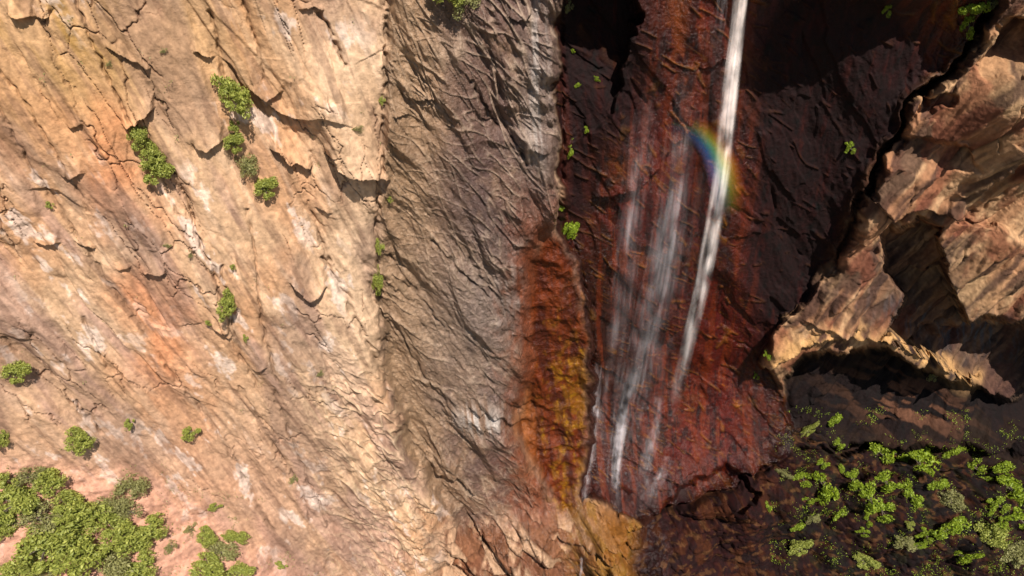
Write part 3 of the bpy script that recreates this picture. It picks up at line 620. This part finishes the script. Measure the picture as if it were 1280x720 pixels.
# ---------------------------------------------------------------- bushes, one by one
FO = 'foliage'
B = [  # x, y, width, height, kind, label
 (289,122,38,52,'big','largest dark green bush in a crevice high on the tan wall'),
 (292,160,16,20,'small','small olive tuft just under the largest crevice bush'),
 (292,179,28,26,'big','round green bush between the crevice bush and the paired lower bushes'),
 (309,213,26,32,'olive','dry yellowish bush above the leafy end of the crevice chain'),
 (332,236,34,28,'big','leafy green bush ending the crevice chain beside the tan slab'),
 (179,170,24,34,'big','upper end of the long bush strip on the orange rock'),
 (187,192,30,36,'big','middle bush of the long strip on the orange rock'),
 (197,214,36,38,'big','widest, lowest bush of the long strip on the orange rock'),
 (281,373,24,36,'big','lone upright green bush midway down the tan wall'),
 (261,395,10,8,'small','tiny green tuft left below the lone upright bush'),
 (306,416,7,12,'small','thin green sprig right below the lone upright bush'),
 (62,255,9,9,'small','tiny tuft on the mauve streaked rock near the left edge'),
 (138,78,9,6,'dry','tiny olive tuft in the long diagonal joint at the top left'),
 (205,62,10,8,'dry','tiny tuft on the upper tan slab left of the pale streak'),
 (474,310,13,26,'small','narrow bush high in the joint between tan and grey brown rock'),
 (475,346,15,44,'big','longer bush low in the joint between tan and grey brown rock'),
 (481,128,9,14,'small','tuft in the upper part of the joint between tan and grey brown rock'),
 (487,248,8,10,'small','tuft at mid height beside the joint between tan and grey brown rock'),
 (449,163,18,9,'dry','dry grass tuft on the lip of the pale ledge'),
 (400,463,12,8,'dry','tiny tuft on the pale slab above the streaked foot'),
 (212,300,12,9,'dry','small yellow green tuft on the orange stained rock'),
 (237,312,8,9,'dry','tiny tuft beside the orange stained rock'),
 (290,331,8,8,'small','tiny green dot of a tuft above the lone upright bush'),
 (21,466,34,30,'big','bush standing alone at the left edge above the thicket'),
 (5,545,20,28,'big','bush cut by the left edge just above the thicket'),
 (97,547,36,30,'big','lone round bush on the pink slab above the thicket'),
 (161,530,12,17,'small','small upright bush right above the lone round bush'),
 (237,541,24,18,'small','slanted green bush on the pale streaked rock'),
 (164,608,38,38,'olive','sparse greyish bush just above the thicket edge'),
 (268,632,20,11,'small','low flat bush on the bare rock right of the thicket'),
 (8,598,26,24,'small','small bush at the left edge on top of the thicket'),
 (38,596,42,22,'olive','olive bush along the top rim of the thicket'),
 (68,600,44,34,'big','bright bush at the top rim of the thicket'),
 (20,632,52,48,'big','broad bush in the upper left of the thicket'),
 (5,652,34,34,'big','bush at the left edge in the thicket'),
 (52,650,52,42,'olive','olive bush in the middle left of the thicket'),
 (92,630,50,40,'big','bush in the upper middle of the thicket'),
 (118,650,52,44,'big','bush in the centre of the thicket'),
 (140,628,42,34,'olive','olive bush on the upper right rim of the thicket'),
 (165,640,36,28,'dry','dry bush with dark twigs on the right rim of the thicket'),
 (152,664,54,44,'big','bush right of the centre of the thicket'),
 (188,662,50,40,'big','bush at the right end of the thicket'),
 (60,680,70,54,'big','largest crown of the thicket above bare pink ground'),
 (102,684,64,54,'big','big crown beside the largest one in the thicket'),
 (150,700,60,50,'olive','olive bush low in the right half of the thicket'),
 (180,708,46,40,'big','bush at the lower right corner of the thicket'),
 (30,712,42,24,'big','bright bush on bare ground at the bottom left corner'),
 (56,714,26,22,'olive','olive bush beside the bright bush at the bottom left corner'),
 (214,682,18,20,'dry','dry tuft between the thicket and the right hand clumps'),
 (240,662,16,14,'dry','small dry tuft above the right hand clumps'),
 (258,670,26,20,'big','round bush topping the right hand clumps'),
 (295,671,34,16,'big','flat long bush at the upper right of the right hand clumps'),
 (272,690,44,24,'olive','olive bush in the middle of the right hand clumps'),
 (262,712,50,30,'big','wide bush at the bottom edge in the right hand clumps'),
 (298,714,34,22,'big','bush at the bottom edge ending the right hand clumps'),
 (348,708,20,9,'small','small low bush on rubble at the bottom edge'),
 (367,600,12,14,'dry','pale tuft in the joint above the rubble'),
 (583,4,40,36,'olive','grey green tree clinging to the top edge of the crumpled wall'),
 (560,-22,60,50,'big','dark tree just reaching into the top edge of the crumpled wall'),
 (708,10,14,16,'dry','yellowish tuft at the top corner of the dark recess'),
 (716,62,5,12,'moss','thin moss strand in the upper dark corner of the recess'),
 (720,105,10,9,'moss','moss tuft halfway down the dark corner of the recess'),
 (733,164,8,14,'moss','moss tuft low in the dark corner of the recess'),
 (712,190,10,26,'moss','hanging moss along the recess edge above the bright fern'),
 (744,97,12,6,'moss','tiny moss fleck in the dark corner right of the crack'),
 (705,266,16,10,'moss','top leaf patch of the bright fern at the recess edge'),
 (713,286,20,42,'moss','hanging bright green fern where the rust stained strip begins'),
 (1214,8,30,20,'moss','mossy tuft on the buttress crest at the top edge'),
 (1206,26,14,30,'moss','hanging moss strip below the buttress crest tuft'),
 (1243,4,22,14,'dry','yellow green tuft at the top edge right of the hanging moss'),
 (1060,183,13,14,'moss','lone moss tuft in the dark wall left of the buttress'),
 (1105,8,10,16,'moss','moss strand high in the dark wall at the top edge'),
 (958,440,10,14,'moss','moss tuft at the tip of the pale arched ledge'),
 (945,470,8,10,'moss','moss tuft under the tip of the pale arched ledge'),
 (1165,465,10,20,'dry','dry grass on the arched ledge above the hollow'),
 (1126,574,58,50,'moss','largest bright green bush on the dark slope'),
 (1095,568,28,30,'moss','bush joined to the left side of the largest bright bush'),
 (1142,582,30,26,'moss','lower right lobe bush beside the largest bright bush'),
 (1103,604,30,20,'moss','slanting bright bush below the largest bright bush'),
 (1078,622,26,30,'moss','bush below left of the slanting bright bush'),
 (1022,608,28,44,'moss','tall bright bush in the left group on the dark slope'),
 (1000,598,22,20,'moss','bush left beside the tall bright bush'),
 (980,592,20,10,'moss','low flat bush at the left end of the left group'),
 (1005,622,20,12,'moss','leaning bush under the tall bright bush'),
 (1015,645,14,12,'moss','small bush below the left group'),
 (956,632,10,11,'moss','lone moss ball left of everything on the dark slope'),
 (998,660,22,14,'moss','small bush near the pale boulder at the lower left of the dark slope'),
 (1002,688,30,16,'moss','low bush at the bottom left of the dark slope'),
 (1038,520,20,20,'moss','moss tuft right under the dark red cliff foot'),
 (1008,533,28,9,'moss','slanting moss streak under the dark red cliff foot'),
 (1044,550,14,12,'moss','moss ball below the cliff foot tuft'),
 (1020,578,18,10,'moss','moss fleck above the tall bright bush'),
 (1045,584,9,16,'moss','narrow moss tuft right of the tall bright bush'),
 (1136,622,22,28,'moss','bush midway between the largest bright bush and the right group'),
 (1163,602,24,16,'moss','loose bush right below the largest bright bush'),
 (1170,652,36,22,'moss','wide bush in the lower middle of the dark slope'),
 (1145,662,18,12,'moss','small bush touching the wide lower bush'),
 (1118,648,10,10,'moss','moss ball in the lower middle of the dark slope'),
 (1078,650,9,14,'moss','narrow bush left of the lower moss ball'),
 (1070,660,14,8,'moss','flat moss patch on the lower dark slope'),
 (1115,672,30,14,'moss','low bush row piece near the lower pale stones'),
 (1144,680,28,9,'moss','low mossy streak beside the lower pale stones'),
 (1216,585,26,16,'moss','bush alone in the deep shade right of the largest bright bush'),
 (1227,598,14,9,'moss','small tuft under the bush in deep shade'),
 (1257,616,32,32,'moss','tall bright bush of the right group'),
 (1275,622,22,24,'moss','bright bush cut by the right edge in the right group'),
 (1236,630,24,14,'moss','left bush of the right group'),
 (1262,646,40,16,'moss','wide low bush in the right group'),
 (1233,650,14,16,'moss','small bush at the left foot of the right group'),
 (1224,668,34,24,'moss','bushy clump below the right group'),
 (1190,566,26,14,'moss','flat bush in the gap between the largest bright bush and the shaded bush'),
 (1185,625,24,20,'moss','bush midway between the wide lower bush and the shaded bush'),
 (1098,636,28,20,'moss','bush just above the lower moss ball'),
 (1060,600,20,22,'moss','bush between the tall bright bush and the slanting bright bush'),
 (1050,640,20,18,'moss','bush below the gap between the left group and the slanting bright bush'),
 (1195,690,34,16,'moss','low bush at the foot of the slope left of the bottom right corner'),
 (1248,584,24,16,'moss','bush above the right group'),
 (1072,700,28,14,'moss','low bush near the bottom edge in the middle of the dark slope'),
 (1262,698,30,30,'olive','dull olive bush in the bottom right corner'),
 (1278,684,20,20,'olive','dull olive bush touching the right edge near the bottom'),
]
for x, y, w, h, kind, lab in B:
    if kind == 'moss' and x > 940 and y > 500 and 'bright' not in lab and random.random() < .4: kind = random.choice(['big', 'olive'])
    plant('moss_tuft' if kind == 'moss' and max(w, h) < 18 else 'bush', x, y, w * (1.25 if x > 940 and y > 500 else 1.0 if 'thicket' in lab else 1.12), kind, lab,
          'moss' if kind == 'moss' and max(w, h) < 18 else 'bush',
          'bushes of the thicket at the foot of the wall' if 'thicket' in lab and x < 205 else ('bushes on the dark slope' if x > 940 and y > 500 else 'plants rooted in the rock'), h * (1.25 if x > 940 and y > 500 else 1.0 if 'thicket' in lab else 1.12))

# low moss and grass on the dark slope: nobody could count it
mv = []; mf = []
rs = np.random.RandomState(5)
def scatter(x0, x1, y0, y1, n, thr, seed):
    for i in range(n):
        px = rs.uniform(x0, x1); py = rs.uniform(y0, y1)
        if float(fbm(np.array([px / 38.]), np.array([py / 26.]), 3, seed)[0]) + .25 < thr + rs.uniform(0, .35): continue
        p, nn, mpp = at(px, py); p = np.array(p); nn = np.array(nn); c = rs.randint(3, 9)
        for k in range(c):
            q = p + rs.normal(size=3) * .16 + nn * rs.uniform(.02, .2); a = rs.normal(size=3); a /= np.linalg.norm(a); b = np.cross(nn + rs.normal(size=3) * .5, a); b /= np.linalg.norm(b) + 1e-6
            s_ = rs.uniform(.04, .10); t = len(mv); mv.extend([q - a * s_, q - b * s_ * .6, q + a * s_, q + b * s_ * .6]); mf.append((t, t + 1, t + 2, t + 3))
scatter(965, 1290, 505, 725, 6500, .30, 881); scatter(1230, 1290, 660, 725, 300, .1, 883)
tag(mesh_obj('moss_cover', mv, mf, GREEN[2]), 'scattered bright moss flecks over the dark slope', 'moss', kind='stuff')
mv = []; mf = []
scatter(200, 330, 590, 722, 260, .25, 885); scatter(330, 420, 690, 722, 120, .2, 886); scatter(0, 220, 580, 722, 260, .3, 887); scatter(0, 480, 0, 560, 420, .55, 888)
tag(mesh_obj('grass', mv, mf, GREEN[1]), 'sparse dry grass flecks on the sunlit rock', 'grass', kind='stuff')

# ---------------------------------------------------------------- falling water
def water_mat(name, col, strength, sy, dens):
    m, n, l = nodes(name); n.remove(n['Principled BSDF']); out = n['Material Output']
    uv = n.new('ShaderNodeUVMap'); uv.uv_map = 'strand'
    sx = n.new('ShaderNodeSeparateXYZ'); l.new(uv.outputs[0], sx.inputs[0])
    def mth(op, a, b=None):
        k = n.new('ShaderNodeMath'); k.operation = op
        for i, v in enumerate((a, b)):
            if v is None: continue
            if isinstance(v, (int, float)): k.inputs[i].default_value = v
            else: l.new(v, k.inputs[i])
        return k.outputs[0]
    c = mth('SUBTRACT', sx.outputs['X'], .5); c = mth('MULTIPLY', c, 2); c = mth('MULTIPLY', c, c); edge = mth('SUBTRACT', 1, c); edge = mth('MAXIMUM', edge, 0); edge = mth('POWER', edge, 2)
    tc = n.new('ShaderNodeTexCoord'); mp = n.new('ShaderNodeMapping'); mp.inputs['Scale'].default_value = (1.7, 1.7, sy); l.new(tc.outputs['Object'], mp.inputs[0])
    no = n.new('ShaderNodeTexNoise'); no.inputs['Scale'].default_value = 1.0; no.inputs['Detail'].default_value = 7; no.inputs['Roughness'].default_value = .6; l.new(mp.outputs[0], no.inputs['Vector'])
    nr = n.new('ShaderNodeMapRange'); nr.inputs['From Min'].default_value = .30; nr.inputs['From Max'].default_value = .72; l.new(no.outputs['Fac'], nr.inputs['Value'])
    at_ = n.new('ShaderNodeAttribute'); at_.attribute_name = 'spray'
    m2 = n.new('ShaderNodeMapping'); m2.inputs['Scale'].default_value = (.55, .55, .22); l.new(tc.outputs['Object'], m2.inputs[0]); n2_ = n.new('ShaderNodeTexNoise'); n2_.inputs['Scale'].default_value = 1.0; n2_.inputs['Detail'].default_value = 4; l.new(m2.outputs[0], n2_.inputs['Vector']); r2_ = n.new('ShaderNodeMapRange'); r2_.inputs['From Min'].default_value = .38; r2_.inputs['From Max'].default_value = .62; r2_.inputs['To Min'].default_value = .18; r2_.inputs['To Max'].default_value = 1.35; l.new(n2_.outputs['Fac'], r2_.inputs['Value'])
    al = mth('MULTIPLY', edge, nr.outputs[0]); al = mth('MULTIPLY', al, r2_.outputs[0]); al = mth('MULTIPLY', al, at_.outputs['Fac']); al = mth('MULTIPLY', al, dens); al = mth('MINIMUM', al, .97)
    d = n.new('ShaderNodeBsdfDiffuse'); t = n.new('ShaderNodeBsdfTranslucent'); tr = n.new('ShaderNodeBsdfTransparent')
    for k in (d, t): k.inputs['Color'].default_value = (*col, 1)
    ads = n.new('ShaderNodeAddShader') if strength > 1 else n.new('ShaderNodeMixShader')
    if strength > 1: l.new(d.outputs[0], ads.inputs[0]); l.new(t.outputs[0], ads.inputs[1])
    else: l.new(d.outputs[0], ads.inputs[1]); l.new(t.outputs[0], ads.inputs[2])
    mx = n.new('ShaderNodeMixShader'); l.new(al, mx.inputs[0]); l.new(tr.outputs[0], mx.inputs[1]); l.new(ads.outputs[0], mx.inputs[2]); l.new(mx.outputs[0], out.inputs['Surface'])
    return m
WATER = water_mat('falling water', (.95, .89, .86), 2, .07, 1.0)
VEIL = water_mat('water veil', (.84, .78, .80), 2, .045, .23)
def fall_path(pts, gap0, gap1):
    """path given on the wall; the water hangs gap metres in front of it and meets it lower down"""
    out = []
    ys = np.array([p[1] for p in pts], float); xs_ = np.array([p[0] for p in pts], float)
    n = max(8, int((ys[-1] - ys[0]) / 14)); T_ = np.linspace(0, 1, n)
    for t in T_:
        y = ys[0] + t * (ys[-1] - ys[0]); x = float(np.interp(y, ys, xs_))
        p, _, _ = at(x, y); d = (p - Vector((0, 0, CAMZ))); L = d.length
        out.append([x, y, L])
    Ls = np.array([o[2] for o in out]); ker = np.ones(7) / 7
    Ls = np.convolve(np.pad(Ls, 3, mode='edge'), ker, 'valid')
    res = []
    for (x, y, L), l2, t in zip(out, Ls, T_):
        r = rays(np.array(x), np.array(y)); r = r / np.linalg.norm(r); res.append(np.array([0, 0, CAMZ]) + r * (l2 - (gap0 + (gap1 - gap0) * t) - .4))
    return np.array(res), T_
def waterfall(name, pts, ribbons, w0, w1, sp0, sp1, dens, label, mat, gap0=3.0, gap1=.4, seed=1, group=None, short=.38, core=.0):
    rs = np.random.RandomState(seed); path, T_ = fall_path(pts, gap0, gap1); n = len(path)
    V = []; F = []; UV = []; DE = []
    for r in range(ribbons):
        a = rs.uniform(0, short) * rs.rand() ** .6 if core == 0 or rs.rand() > core else 0.0; b = min(1.0, a + rs.uniform(1 - short, 1.1)); ang = rs.uniform(-1.3, 1.3)
        ox, oy = rs.normal(size=2) * np.array([1, .6]); k0 = len(V); m = 0; ph = rs.uniform(0, 9, 3); wf = rs.uniform(.4, 1.4) * (1.0 if core else 1.3); df = rs.uniform(.5, 1)
        for i in range(n):
            t = T_[i]
            if t < a - 1e-6 or t > b + 1e-6: continue
            sp = sp0 + (sp1 - sp0) * t; w = (w0 + (w1 - w0) * t) * wf
            c = path[i] + np.array([ox * sp + .12 * sp * math.sin(3 * t + ph[0]) + .10 * math.sin(11 * t + ph[1]), oy * sp, 0])
            e = np.array([math.cos(ang), math.sin(ang), 0]) * w * .5
            V += [c - e, c + e]; u = (t - a) / max(b - a, .01)
            fd = (1 if core and a == 0 else min(1, u * 4.5) ** 1.2) * min(1, (1 - u) * 2.6) ** 1.4; DE += [fd * dens(t) * df] * 2; UV += [(0, t), (1, t)]
            if m: q = len(V) - 4; F.append((q, q + 1, q + 3, q + 2))
            m += 1
    me = bpy.data.meshes.new(name); me.from_pydata([tuple(v) for v in V], [], F); me.materials.append(mat)
    at_ = me.attributes.new('spray', 'FLOAT', 'POINT'); at_.data.foreach_set('value', np.array(DE, np.float32))
    uvl = me.uv_layers.new(name='strand')
    li = np.zeros(len(me.loops), np.int32); me.loops.foreach_get('vertex_index', li); uvl.data.foreach_set('uv', np.array(UV, np.float32)[li].ravel())
    me.polygons.foreach_set('use_smooth', [True] * len(me.polygons))
    o = bpy.data.objects.new(name, me); COL.objects.link(o); tag(o, label, 'waterfall', group); return o
G = 'thin side strands of the falling water'
waterfall('waterfall', [(925,-60),(924,0),(918,60),(908,150),(903,210),(893,270),(878,350),(862,420),(845,490),(834,535)], 100, .5, 1.15, .27, .50, lambda t: .21 - .07 * t, 'wide bright main strand of the waterfall crossing the rainbow', WATER, 3.2, .5, 3, core=.6)
waterfall('waterfall', [(904,-60),(903,0),(898,40),(892,80)], 22, .35, .5, .2, .35, lambda t: .6 - .4 * t, 'short faint strand at the top just left of the main fall', VEIL, 3.0, 2.0, 4, G, core=.7)
waterfall('waterfall', [(838,560),(826,590),(812,620),(806,645)], 22, .6, 1.1, .4, .7, lambda t: .25 - .15 * t, 'fading spray tail under the main strand', VEIL, .5, .4, 5, G)
waterfall('waterfall', [(823,80),(812,140),(796,230),(784,320),(775,390),(764,470),(758,560)], 46, .5, .8, .4, 1.0, lambda t: .20 + .10 * t, 'long thin strand left of centre starting under the dark corner', VEIL, 1.5, .6, 6, G)
waterfall('waterfall', [(855,75),(848,150),(843,210),(828,310),(810,400),(795,480),(775,560),(765,640)], 54, .5, 1.1, .3, 1.2, lambda t: .20 + .12 * t, 'long strand between the left strand and the main fall', VEIL, 1.6, .5, 7, G)
waterfall('waterfall', [(870,85),(862,160),(850,260),(836,360),(815,430),(800,490)], 40, .4, 1.0, .3, .9, lambda t: .16 + .2 * t, 'faint strand next to the main fall fading under the rainbow', VEIL, 1.6, .5, 8, G)
waterfall('waterfall', [(752,430),(746,500),(742,560),(731,610),(727,650)], 34, .4, .5, .35, .15, lambda t: .30 + .25 * t, 'narrow trickle along the ochre rock edge', VEIL, .7, .3, 9, G)
waterfall('waterfall', [(732,680),(728,700),(724,740)], 14, .3, .35, .1, .15, lambda t: .6, 'tiny trickle over the ledge at the bottom edge', VEIL, .3, .3, 10, G)
waterfall('waterfall', [(795,440),(780,500),(771,560),(768,600),(770,640)], 40, .5, .8, .45, .35, lambda t: .45 * (1 - abs(2 * t - 1.2) * .5), 'curling bright strand at the foot left of the slanting ledge', VEIL, .9, .4, 12, G)
waterfall('waterfall', [(826,480),(818,540),(806,600),(800,640)], 30, .7, 1.0, .6, .8, lambda t: .2, 'wide faint veil at the foot under the middle strand', VEIL, .9, .4, 13, G)
waterfall('waterfall', [(800,120),(790,200),(781,280),(770,350)], 18, .3, .5, .2, .6, lambda t: .16, 'faintest short wisp left of the long strand in the middle of the recess', VEIL, 1.4, .8, 21, G)
waterfall('waterfall', [(760,450),(752,520),(746,580),(744,610)], 22, .5, .7, .4, .5, lambda t: .17, 'soft wisp between the ochre edge and the curling strand', VEIL, .8, .4, 22, G)
waterfall('mist', [(850,170),(835,260),(815,360),(800,470),(790,600)], 26, 3.0, 4.5, 2.2, 3.0, lambda t: .10, 'thin grey mist drifting between the side strands', VEIL, 2.4, .6, 11)['kind'] = 'stuff'

# the rainbow: curved sheets in the spray, the bow's light painted into their colour
def rainbow():
    m, n, l = nodes('painted rainbow'); n.remove(n['Principled BSDF']); out = n['Material Output']
    uv = n.new('ShaderNodeUVMap'); uv.uv_map = 'bow'; sx = n.new('ShaderNodeSeparateXYZ'); l.new(uv.outputs[0], sx.inputs[0])
    r = n.new('ShaderNodeValToRGB'); e = r.color_ramp.elements; e[0].position = 0; e[0].color = (.25, .30, .75, 1); e[1].position = 1; e[1].color = (.85, .10, .02, 1)
    for p, c in ((.22, (.10, .35, .95)), (.42, (.25, .75, .45)), (.58, (.85, .85, .12)), (.78, (.95, .40, .04))): k = e.new(p); k.color = (*c, 1)
    l.new(sx.outputs['X'], r.inputs['Fac'])
    fa = n.new('ShaderNodeValToRGB'); fe = fa.color_ramp.elements; fe[0].position = 0; fe[0].color = (0, 0, 0, 1); fe[1].position = 1; fe[1].color = (0, 0, 0, 1)
    for p, v in ((.2, .45), (.5, 1), (.75, .8)): k = fe.new(p); k.color = (v, v, v, 1)
    l.new(sx.outputs['X'], fa.inputs['Fac'])
    at_ = n.new('ShaderNodeAttribute'); at_.attribute_name = 'spray'; mu = n.new('ShaderNodeMath'); mu.operation = 'MULTIPLY'; l.new(fa.outputs['Color'], mu.inputs[0]); l.new(at_.outputs['Fac'], mu.inputs[1])
    d = n.new('ShaderNodeBsdfDiffuse'); t = n.new('ShaderNodeBsdfTranslucent'); l.new(r.outputs[0], d.inputs[0]); l.new(r.outputs[0], t.inputs[0]); ad = n.new('ShaderNodeMixShader'); l.new(d.outputs[0], ad.inputs[1]); l.new(t.outputs[0], ad.inputs[2])
    tr = n.new('ShaderNodeBsdfTransparent'); mx = n.new('ShaderNodeMixShader'); l.new(mu.outputs[0], mx.inputs[0]); l.new(tr.outputs[0], mx.inputs[1]); l.new(ad.outputs[0], mx.inputs[2]); l.new(mx.outputs[0], out.inputs['Surface'])
    p0, _, mpp = at(905, 205); org_ = np.array([0, 0, CAMZ]); r0 = rays(np.array(905.), np.array(205.)); L0 = np.linalg.norm(np.array(p0) - org_) - 4.6
    V = []; F = []; UV = []; DE = []
    arc = [(805,160,10),(830,151,13),(855,153,16),(877,165,19),(893,184,21),(904,209,23),(910,238,24),(911,270,24)]
    dn = [0, .14, .32, .5, .75, .75, .25, 0]
    for s_ in range(4):                        # four sheets one behind the other, so that the band has depth
        k0 = len(V)
        for i, (x, y, w) in enumerate(arc):
            j0, j1 = max(i - 1, 0), min(i + 1, len(arc) - 1); tx, ty = arc[j1][0] - arc[j0][0], arc[j1][1] - arc[j0][1]; q = math.hypot(tx, ty); nx, ny = ty / q, -tx / q
            for u in range(7):
                f = u / 6; xx = x + nx * (f - .5) * 2 * w; yy = y + ny * (f - .5) * 2 * w; r = rays(np.array(xx), np.array(yy)); r = r / np.linalg.norm(r)
                V.append(org_ + r * (L0 + s_ * .5)); UV.append((f, i / 7)); DE.append(dn[i] * .135)
        for i in range(len(arc) - 1):
            for u in range(6): a = k0 + i * 7 + u; F.append((a, a + 1, a + 8, a + 7))
    me = bpy.data.meshes.new('rainbow'); me.from_pydata([tuple(v) for v in V], [], F); me.materials.append(m)
    me.attributes.new('spray', 'FLOAT', 'POINT').data.foreach_set('value', np.array(DE, np.float32))
    uvl = me.uv_layers.new(name='bow'); li = np.zeros(len(me.loops), np.int32); me.loops.foreach_get('vertex_index', li); uvl.data.foreach_set('uv', np.array(UV, np.float32)[li].ravel())
    o = bpy.data.objects.new('rainbow', me); COL.objects.link(o); tag(o, 'short painted rainbow arc in the spray of the main waterfall strand', 'rainbow')
rainbow()
